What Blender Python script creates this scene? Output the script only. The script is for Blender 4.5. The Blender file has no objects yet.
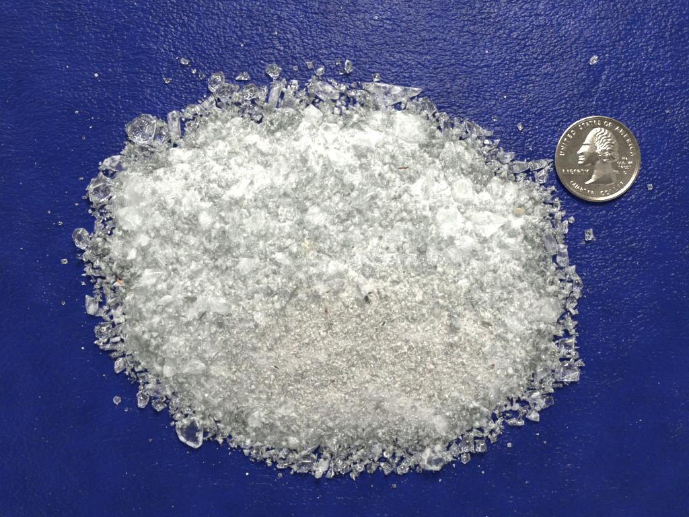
import bpy, bmesh, math, random
import numpy as np
from mathutils import Vector, Matrix, Euler, noise

random.seed(11); rng = np.random.default_rng(11)
S = bpy.context.scene
C = S.collection
S.unit_settings.scale_length = 0.01          # one unit = one centimetre
PPC = 35.24                                  # photo pixels per centimetre on the table
CX, CY = 344.5, 258.5
CAM_H = 23.0

def W(px, py, z=0.0):                        # table position of something seen at a photo pixel, height z
    k = (CAM_H - z) / CAM_H
    return ((px - CX) / PPC * k, (CY - py) / PPC * k)

# ------------------------------------------------------------------ materials
def new_mat(name):
    m = bpy.data.materials.new(name); m.use_nodes = True
    m.node_tree.nodes.clear()
    return m, m.node_tree.nodes, m.node_tree.links

def N(nodes, t, **kw):
    n = nodes.new(t)
    for k, v in kw.items():
        if k in n.inputs: n.inputs[k].default_value = v
        else: setattr(n, k, v)
    return n

def glass_mat(name, clear, veil, veil_col, rough=0.02, tint=(0.965, 0.985, 0.98), bump=0.35, bscale=5.0, vlo=0.15, vhi=2.2):
    """broken glass: refraction + a little straight-through light + a whitish veil of micro cracks"""
    m, nd, ln = new_mat(name)
    out = N(nd, 'ShaderNodeOutputMaterial')
    tc = N(nd, 'ShaderNodeTexCoord')
    oi = N(nd, 'ShaderNodeObjectInfo')
    no = N(nd, 'ShaderNodeTexNoise'); no.noise_dimensions = '4D'
    no.inputs['Scale'].default_value = bscale; no.inputs['Detail'].default_value = 3.0
    mw = N(nd, 'ShaderNodeMath', operation='MULTIPLY'); mw.inputs[1].default_value = 40.0
    ln.new(oi.outputs['Random'], mw.inputs[0]); ln.new(mw.outputs[0], no.inputs['W'])
    ln.new(tc.outputs['Object'], no.inputs['Vector'])
    wv = N(nd, 'ShaderNodeTexWave'); wv.inputs['Scale'].default_value = 3.2; wv.inputs['Distortion'].default_value = 7.0
    wv.inputs['Detail'].default_value = 2.0; wv.wave_type = 'RINGS'; wv.rings_direction = 'SPHERICAL'
    ln.new(tc.outputs['Object'], wv.inputs['Vector'])
    ad = N(nd, 'ShaderNodeMath', operation='ADD')
    mm = N(nd, 'ShaderNodeMath', operation='MULTIPLY'); mm.inputs[1].default_value = 0.25
    ln.new(wv.outputs['Fac'], mm.inputs[0]); ln.new(mm.outputs[0], ad.inputs[0]); ln.new(no.outputs['Fac'], ad.inputs[1])
    bp = N(nd, 'ShaderNodeBump'); bp.inputs['Strength'].default_value = bump; bp.inputs['Distance'].default_value = 0.12
    ln.new(ad.outputs[0], bp.inputs['Height'])
    gl = N(nd, 'ShaderNodeBsdfGlass'); gl.inputs['Color'].default_value = (*tint, 1); gl.inputs['IOR'].default_value = 1.5
    gl.inputs['Roughness'].default_value = rough
    ln.new(bp.outputs[0], gl.inputs['Normal'])
    tr = N(nd, 'ShaderNodeBsdfTransparent'); tr.inputs['Color'].default_value = (0.97, 0.985, 0.98, 1)
    m1 = N(nd, 'ShaderNodeMixShader'); m1.inputs[0].default_value = clear
    ln.new(gl.outputs[0], m1.inputs[1]); ln.new(tr.outputs[0], m1.inputs[2])
    # veil
    df = N(nd, 'ShaderNodeBsdfDiffuse'); df.inputs['Color'].default_value = (*veil_col, 1)
    tl = N(nd, 'ShaderNodeBsdfTranslucent'); tl.inputs['Color'].default_value = (*veil_col, 1)
    m2 = N(nd, 'ShaderNodeMixShader'); m2.inputs[0].default_value = 0.5
    ln.new(df.outputs[0], m2.inputs[1]); ln.new(tl.outputs[0], m2.inputs[2])
    n2 = N(nd, 'ShaderNodeTexNoise'); n2.noise_dimensions = '4D'; n2.inputs['Scale'].default_value = 4.0; n2.inputs['Detail'].default_value = 6.0
    n2.inputs['Distortion'].default_value = 0.8
    ln.new(tc.outputs['Object'], n2.inputs['Vector']); ln.new(mw.outputs[0], n2.inputs['W'])
    mr = N(nd, 'ShaderNodeMapRange'); mr.inputs['From Min'].default_value = 0.47; mr.inputs['From Max'].default_value = 0.60
    mr.inputs['To Min'].default_value = veil * vlo; mr.inputs['To Max'].default_value = min(1.0, veil * vhi)
    ln.new(n2.outputs['Fac'], mr.inputs['Value'])
    m3 = N(nd, 'ShaderNodeMixShader')
    ln.new(mr.outputs[0], m3.inputs[0]); ln.new(m1.outputs[0], m3.inputs[1]); ln.new(m2.outputs[0], m3.inputs[2])
    ln.new(m3.outputs[0], out.inputs[0])
    return m

VW = (0.95, 0.953, 0.935)
M_CLEAR = glass_mat('clear_broken_glass', 0.10, 0.10, VW, 0.0, tint=(0.99, 0.995, 0.993), bump=0.28, bscale=2.2)
M_SEMI = glass_mat('cloudy_broken_glass', 0.46, 0.24, VW, 0.0, tint=(0.996, 0.998, 0.996), bump=0.12, bscale=2.5)
M_MILK = glass_mat('milky_broken_glass', 0.25, 0.5, VW, 0.03, tint=(0.99, 0.995, 0.993), bump=0.5, bscale=4)
M_GREEN = glass_mat('greenish_broken_glass', 0.30, 0.30, (0.90, 0.95, 0.925), 0.02, tint=(0.97, 0.99, 0.984), bump=0.45, bscale=3)
IW = (0.97, 0.975, 0.955)
M_ICE = glass_mat('icy_cracked_glass', 0.54, 0.26, IW, 0.0, tint=(0.997, 0.998, 0.995), bump=0.1, bscale=2.5, vlo=0.45, vhi=1.6)
M_ICEG = glass_mat('icy_greenish_glass', 0.54, 0.24, (0.94, 0.955, 0.935), 0.0, tint=(0.985, 0.994, 0.989), bump=0.1, bscale=2.2, vlo=0.45, vhi=1.6)
M_PANE = glass_mat('clear_pane_glass', 0.45, 0.05, VW, 0.02, bump=0.12)
M_RIM = glass_mat('frosted_pane_edge', 0.10, 0.42, (0.88, 0.89, 0.9), 0.1, bump=0.5)
M_YEL = glass_mat('faint_yellow_glass', 0.3, 0.4, (0.93, 0.87, 0.70), 0.02, tint=(0.97, 0.94, 0.84))

def grain_mat(name, trans=0.06, tl_mix=0.45, vmul=1.0, clear=0.40):
    """the fine mass of the pile: powdery crushed glass, dirtier and warmer where the fines lie"""
    m, nd, ln = new_mat(name)
    out = N(nd, 'ShaderNodeOutputMaterial')
    tc = N(nd, 'ShaderNodeTexCoord')
    at = N(nd, 'ShaderNodeAttribute', attribute_name='tone')
    cr = N(nd, 'ShaderNodeValToRGB')
    cr.color_ramp.elements[0].position = 0.0; cr.color_ramp.elements[0].color = (0.95, 0.96, 0.942, 1)
    cr.color_ramp.elements[1].position = 1.0; cr.color_ramp.elements[1].color = (0.98, 0.945, 0.905, 1)
    ln.new(at.outputs['Fac'], cr.inputs[0])
    no = N(nd, 'ShaderNodeTexNoise', Scale=9.0, Detail=4.0)
    ln.new(tc.outputs['Object'], no.inputs['Vector'])
    pr = N(nd, 'ShaderNodeBsdfPrincipled')
    hv = N(nd, 'ShaderNodeHueSaturation')
    mr = N(nd, 'ShaderNodeMapRange'); mr.inputs['To Min'].default_value = 0.94 * vmul; mr.inputs['To Max'].default_value = 1.04 * vmul
    ln.new(no.outputs['Fac'], mr.inputs['Value']); ln.new(mr.outputs[0], hv.inputs['Value']); ln.new(cr.outputs[0], hv.inputs['Color'])
    ln.new(hv.outputs[0], pr.inputs['Base Color'])
    pr.inputs['Roughness'].default_value = 0.06; pr.inputs['IOR'].default_value = 1.5
    pr.inputs['Transmission Weight'].default_value = trans
    bn = N(nd, 'ShaderNodeTexNoise', Scale=22.0, Detail=3.0)
    ln.new(tc.outputs['Object'], bn.inputs['Vector'])
    bp = N(nd, 'ShaderNodeBump'); bp.inputs['Strength'].default_value = 0.2 + (0.4 if clear == 0 else 0); bp.inputs['Distance'].default_value = 0.05
    ln.new(bn.outputs['Fac'], bp.inputs['Height']); ln.new(bp.outputs[0], pr.inputs['Normal'])
    tl = N(nd, 'ShaderNodeBsdfTranslucent'); ln.new(hv.outputs[0], tl.inputs['Color'])
    mx = N(nd, 'ShaderNodeMixShader'); mx.inputs[0].default_value = tl_mix
    ln.new(pr.outputs[0], mx.inputs[1]); ln.new(tl.outputs[0], mx.inputs[2])
    tp = N(nd, 'ShaderNodeBsdfTransparent'); m4 = N(nd, 'ShaderNodeMixShader'); m4.inputs[0].default_value = clear
    ln.new(mx.outputs[0], m4.inputs[1]); ln.new(tp.outputs[0], m4.inputs[2])
    ln.new(m4.outputs[0], out.inputs[0])
    return m
M_GRAIN = grain_mat('crushed_glass_grain')
M_CORE = grain_mat('crushed_glass_powder', 0.0, 0.0, 0.56, 0.0)

def simple(name, col, rough=0.6, metal=0.0, nscale=30, namp=0.3):
    m, nd, ln = new_mat(name)
    out = N(nd, 'ShaderNodeOutputMaterial'); pr = N(nd, 'ShaderNodeBsdfPrincipled')
    tc = N(nd, 'ShaderNodeTexCoord'); no = N(nd, 'ShaderNodeTexNoise', Scale=nscale, Detail=4.0)
    ln.new(tc.outputs['Object'], no.inputs['Vector'])
    hv = N(nd, 'ShaderNodeHueSaturation', Color=(*col, 1))
    mr = N(nd, 'ShaderNodeMapRange'); mr.inputs['To Min'].default_value = 1 - namp; mr.inputs['To Max'].default_value = 1 + namp
    ln.new(no.outputs['Fac'], mr.inputs['Value']); ln.new(mr.outputs[0], hv.inputs['Value'])
    ln.new(hv.outputs[0], pr.inputs['Base Color'])
    pr.inputs['Roughness'].default_value = rough; pr.inputs['Metallic'].default_value = metal
    ln.new(pr.outputs[0], out.inputs[0])
    return m
M_BLACK = simple('black_grit', (0.02, 0.018, 0.016), 0.6)
M_BROWN = simple('brown_grit', (0.09, 0.04, 0.02), 0.6)
M_GREY = simple('grey_dirt', (0.13, 0.125, 0.10), 0.7)
M_ORANGE = simple('rusty_orange', (0.42, 0.20, 0.07), 0.6)
M_TAN = simple('tan_flake', (0.36, 0.31, 0.23), 0.5)

# ------------------------------------------------------------------ vinyl
def vinyl_mat():
    m, nd, ln = new_mat('blue_grained_vinyl')
    out = N(nd, 'ShaderNodeOutputMaterial'); pr = N(nd, 'ShaderNodeBsdfPrincipled')
    tc = N(nd, 'ShaderNodeTexCoord')
    def mp(sc, rot=0.0):
        g = N(nd, 'ShaderNodeMapping'); g.inputs['Scale'].default_value = sc; g.inputs['Rotation'].default_value = (0, 0, rot)
        ln.new(tc.outputs['Object'], g.inputs['Vector']); return g.outputs[0]
    def math_(op, a, b):
        n = N(nd, 'ShaderNodeMath', operation=op)
        for i, v in enumerate((a, b)):
            if isinstance(v, (int, float)): n.inputs[i].default_value = v
            else: ln.new(v, n.inputs[i])
        return n.outputs[0]
    # warp so that the grain runs in wandering wrinkles
    wn = N(nd, 'ShaderNodeTexNoise', Scale=0.35, Detail=2.0); ln.new(mp((1, 1, 1)), wn.inputs['Vector'])
    wa = N(nd, 'ShaderNodeVectorMath', operation='MULTIPLY_ADD'); wa.inputs[1].default_value = (0.7, 0.7, 0)
    ln.new(wn.outputs['Color'], wa.inputs[0]); ln.new(tc.outputs['Object'], wa.inputs[2])
    def wmp(sc, rot=0.0):
        g = N(nd, 'ShaderNodeMapping'); g.inputs['Scale'].default_value = sc; g.inputs['Rotation'].default_value = (0, 0, rot)
        ln.new(wa.outputs[0], g.inputs['Vector']); return g.outputs[0]
    v1 = N(nd, 'ShaderNodeTexVoronoi', feature='SMOOTH_F1', Scale=11.0); v1.inputs['Smoothness'].default_value = 0.35
    ln.new(wmp((0.75, 1.15, 1)), v1.inputs['Vector'])
    v2 = N(nd, 'ShaderNodeTexVoronoi', feature='F1', Scale=23.0); ln.new(wmp((0.7, 1.1, 1), 0.15), v2.inputs['Vector'])
    n1 = N(nd, 'ShaderNodeTexNoise', Scale=5.0, Detail=5.0, Roughness=0.6); ln.new(wmp((0.45, 1.9, 1), 0.12), n1.inputs['Vector'])
    n3 = N(nd, 'ShaderNodeTexNoise', Scale=2.2, Detail=4.0, Roughness=0.55); ln.new(wmp((0.3, 1.7, 1), -0.2), n3.inputs['Vector'])
    n4 = N(nd, 'ShaderNodeTexNoise', Scale=28.0, Detail=3.0); ln.new(mp((1, 1, 1)), n4.inputs['Vector'])
    # patches where wrinkles are stronger than pebbles
    pm = N(nd, 'ShaderNodeTexNoise', Scale=0.5, Detail=2.0); ln.new(mp((1, 1, 1)), pm.inputs['Vector'])
    pr2 = N(nd, 'ShaderNodeMapRange'); pr2.inputs['From Min'].default_value = 0.4; pr2.inputs['From Max'].default_value = 0.62
    ln.new(pm.outputs['Fac'], pr2.inputs['Value'])
    peb = math_('ADD', math_('MULTIPLY', v1.outputs['Distance'], -1.1), math_('MULTIPLY', v2.outputs['Distance'], -0.55))
    wrk = math_('ADD', math_('MULTIPLY', n1.outputs['Fac'], 1.1), math_('MULTIPLY', n3.outputs['Fac'], 2.3))
    wsc = math_('ADD', 0.45, math_('MULTIPLY', pr2.outputs[0], 0.8))
    h = math_('ADD', peb, math_('MULTIPLY', wrk, wsc))
    h = math_('ADD', h, math_('MULTIPLY', n4.outputs['Fac'], 0.25))
    bp = N(nd, 'ShaderNodeBump'); bp.inputs['Strength'].default_value = 0.52; bp.inputs['Distance'].default_value = 0.036
    ln.new(h, bp.inputs['Height']); ln.new(bp.outputs[0], pr.inputs['Normal'])
    cn = N(nd, 'ShaderNodeTexNoise', Scale=0.8, Detail=5.0); ln.new(mp((1, 1, 1)), cn.inputs['Vector'])
    cr = N(nd, 'ShaderNodeValToRGB')
    cr.color_ramp.elements[0].position = 0.3; cr.color_ramp.elements[0].color = (0.0042, 0.0098, 0.086, 1)
    cr.color_ramp.elements[1].position = 0.7; cr.color_ramp.elements[1].color = (0.0058, 0.0138, 0.120, 1)
    ln.new(cn.outputs['Fac'], cr.inputs[0])
    # a thin pale scratch in the vinyl above the coin
    sa, sb = W(609, 66), W(593, 106)
    ang = math.atan2(sb[1] - sa[1], sb[0] - sa[0]); half = math.hypot(sb[0] - sa[0], sb[1] - sa[1]) / 2
    vm = N(nd, 'ShaderNodeVectorMath', operation='SUBTRACT'); vm.inputs[1].default_value = ((sa[0] + sb[0]) / 2, (sa[1] + sb[1]) / 2, 0)
    ln.new(tc.outputs['Object'], vm.inputs[0])
    vr = N(nd, 'ShaderNodeVectorRotate', rotation_type='Z_AXIS'); vr.inputs['Angle'].default_value = -ang
    ln.new(vm.outputs[0], vr.inputs['Vector'])
    sp = N(nd, 'ShaderNodeSeparateXYZ'); ln.new(vr.outputs[0], sp.inputs[0])
    wob = math_('MULTIPLY', math_('SUBTRACT', n1.outputs['Fac'], .5), .22)
    yy = math_('ABSOLUTE', math_('ADD', sp.outputs['Y'], wob), 0)
    m_ = math_('MULTIPLY', math_('LESS_THAN', yy, .011), math_('LESS_THAN', math_('ABSOLUTE', sp.outputs['X'], 0), half))
    m_ = math_('MULTIPLY', m_, math_('GREATER_THAN', n4.outputs['Fac'], .43))
    mc = N(nd, 'ShaderNodeMix', data_type='RGBA'); mc.inputs['B'].default_value = (.13, .16, .34, 1)
    ln.new(math_('MULTIPLY', m_, .55), mc.inputs['Factor']); ln.new(cr.outputs[0], mc.inputs['A'])
    ln.new(mc.outputs['Result'], pr.inputs['Base Color'])
    rn = N(nd, 'ShaderNodeMapRange'); rn.inputs['To Min'].default_value = 0.14; rn.inputs['To Max'].default_value = 0.27; pr.inputs['Specular IOR Level'].default_value = 0.15
    ln.new(n4.outputs['Fac'], rn.inputs['Value']); ln.new(rn.outputs[0], pr.inputs['Roughness'])
    ln.new(pr.outputs[0], out.inputs[0])
    return m
me = bpy.data.meshes.new('tabletop')
bm = bmesh.new()
bmesh.ops.create_grid(bm, x_segments=8, y_segments=8, size=110)
bm.to_mesh(me); bm.free()
tt = bpy.data.objects.new('tabletop', me); C.objects.link(tt); me.materials.append(vinyl_mat())
tt['kind'] = 'structure'; tt['label'] = 'dark blue grained vinyl surface under the glass and the coin'; tt['category'] = 'surface'

# ------------------------------------------------------------------ pile outline, distance and height
OUT = [(126,150),(132,128),(150,120),(165,124),(182,114),(205,102),(214,88),(228,86),(240,92),(258,95),(272,82),(288,84),(302,80),(318,80),(345,88),
 (362,84),(385,92),(425,98),(437,112),(455,122),(470,124),(488,134),(500,152),(515,160),(548,166),(545,180),(556,200),(562,218),(562,245),(568,265),
 (580,285),(573,310),(572,330),(572,345),(578,365),(572,380),(552,384),(545,392),(535,412),(510,422),(490,438),(470,450),(447,460),(437,468),(410,468),
 (385,468),(370,468),(350,472),(320,470),(300,470),(275,465),(255,457),(235,448),(215,438),(200,436),(182,430),(174,412),(162,406),(148,395),(135,382),
 (128,368),(112,352),(100,344),(97,330),(104,318),(98,300),(98,286),(88,268),(80,248),(84,236),(92,225),(96,205),(90,190),(100,176),(104,165),(112,157)]
OUT_W = np.array([W(*p) for p in OUT])
def sdist(P):
    """signed distance to the outline, positive inside"""
    A = OUT_W; B = np.roll(OUT_W, -1, 0)
    best = np.full(len(P), 1e9); ins = np.zeros(len(P), bool)
    for a, b in zip(A, B):
        ab = b - a; t = np.clip(((P - a) @ ab) / (ab @ ab), 0, 1)
        d = np.hypot(*(P - a - t[:, None] * ab).T); best = np.minimum(best, d)
        cond = (a[1] > P[:, 1]) != (b[1] > P[:, 1])
        xi = a[0] + (P[:, 1] - a[1]) / (ab[1] if abs(ab[1]) > 1e-9 else 1e-9) * ab[0]
        ins ^= cond & (P[:, 0] < xi)
    return np.where(ins, best, -best)
_ph = rng.uniform(0, 6.28, 12); _dr = rng.uniform(0, 6.28, 12); _fr = np.array([0.8,1.1,1.4,1.8,2.3,3.,3.8,4.6,5.6,6.8,8.,9.5])
def lumps(P):
    v = np.zeros(len(P))
    for i in range(12):
        v += np.sin((P[:, 0] * math.cos(_dr[i]) + P[:, 1] * math.sin(_dr[i])) * _fr[i] + _ph[i]) / _fr[i] ** 0.9
    return v
def H(P):
    d = np.maximum(sdist(P), 0)
    return 1.15 * (1 - np.exp(-(np.maximum(d - 0.35, 0)) / 1.6)) + 0.045 * lumps(P) * np.clip(d / 1.2, 0, 1)
def fines(P):
    """1 where the fine powder lies (lower middle), 0 where the coarse pieces are"""
    x = P[:, 0] * PPC + CX; y = CY - P[:, 1] * PPC
    r = np.sqrt(((x - 360) / 172) ** 2 + ((y - 356) / 90) ** 2)
    return np.clip((1.35 - r) / 0.85, 0, 1)
def H1(x, y): return float(H(np.array([[x, y]]))[0])

# ------------------------------------------------------------------ shapes
def hull(pts, bevel=0.0, seg=1):
    bm = bmesh.new()
    vs = [bm.verts.new(p) for p in pts]
    r = bmesh.ops.convex_hull(bm, input=vs)
    gone = [v for v in bm.verts if not v.link_faces]
    bmesh.ops.delete(bm, geom=gone, context='VERTS')
    bmesh.ops.dissolve_limit(bm, angle_limit=math.radians(9), verts=bm.verts, edges=bm.edges)
    if bevel > 0:
        rb = bmesh.ops.bevel(bm, geom=list(bm.edges), offset=bevel, segments=seg, affect='EDGES', profile=0.6, clamp_overlap=True)
        for f in rb['faces']:
            if random.random() < .6: f.material_index = 1
    bmesh.ops.triangulate(bm, faces=list(bm.faces))
    bmesh.ops.recalc_face_normals(bm, faces=bm.faces)
    return bm

def rock_pts(n, r=random):
    """random angular blob, unit radius"""
    sx, sy, sz = r.uniform(.8, 1.35), r.uniform(.5, .95), r.uniform(.35, .75)
    out = []
    for _ in range(n):
        v = Vector((r.gauss(0, 1), r.gauss(0, 1), r.gauss(0, 1))).normalized() * r.uniform(.7, 1.05)
        out.append(Vector((v.x * sx, v.y * sy, v.z * sz)))
    return out

def to_obj(name, bm, mat, loc=(0, 0, 0)):
    me = bpy.data.meshes.new(name); bm.to_mesh(me); bm.free()
    me.materials.append(mat)
    if any(p.material_index for p in me.polygons): me.materials.append(M_RIM)
    o = bpy.data.objects.new(name, me); C.objects.link(o); o.location = loc
    return o

GLASS = []        # every single piece that is an object of its own
def tag(o, label, cat, group=None):
    o['label'] = label; o['category'] = cat
    if group: o['group'] = group

def outline_chunk(poly, h, top=0.6, z0=0.004, name='glass_chunk', mat=None, bevel=0.016, r=random):
    """a chunk whose seen outline is the polygon (photo pixels), h cm high, resting at z0"""
    P = [Vector(W(px, py, z0 + h * 0.4)) for px, py in poly]
    c = sum(P, Vector((0, 0))) / len(P)
    pts = []
    off = Vector((r.uniform(-.18, .18), r.uniform(-.18, .18))) * (1 - top)
    size = sum((p - c).length for p in P) / len(P)
    for p in P:
        d = p - c
        b = d * r.uniform(.68, .92); pts.append((b.x, b.y, r.uniform(0, .06) * h))
        m = d * r.uniform(.97, 1.0); pts.append((m.x, m.y, r.uniform(.28, .5) * h))
        t = d * top * r.uniform(.8, 1.15) + off * size * 2; pts.append((t.x, t.y, h * r.uniform(.84, 1.0)))
    bm = hull([Vector(p) for p in pts], bevel)
    zmin = min(v.co.z for v in bm.verts)
    for v in bm.verts: v.co.z -= zmin
    return to_obj(name, bm, mat or M_CLEAR, (c.x, c.y, z0))

# windows of the photograph the outlines were traced in: origin and scale
WIN = {'a': (80, 95, 6.89), 'b': (180, 50, 6.89), 'c': (270, 55, 6.89), 'd': (360, 70, 6.89), 'e': (440, 110, 5.3),
       'f': (500, 195, 6.89), 'g': (500, 265, 6.89), 'h': (500, 330, 6.89), 'i': (60, 165, 6.89), 'j': (60, 235, 6.89),
       'k': (80, 305, 6.89), 'l': (110, 365, 6.89), 'm': (160, 400, 6.89), 'n': (250, 415, 6.89), 'o': (340, 415, 6.89),
       'p': (430, 385, 5.3), 'q': (489, 0, 3.445), 'r': (0, 0, 3.445), 's': (0, 150, 4.308), 't': (0, 0, 1.0)}
MATS = {'c': M_CLEAR, 's': M_SEMI, 'm': M_ICE, 'g': M_ICEG, 'p': M_PANE, 'y': M_YEL}
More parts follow.
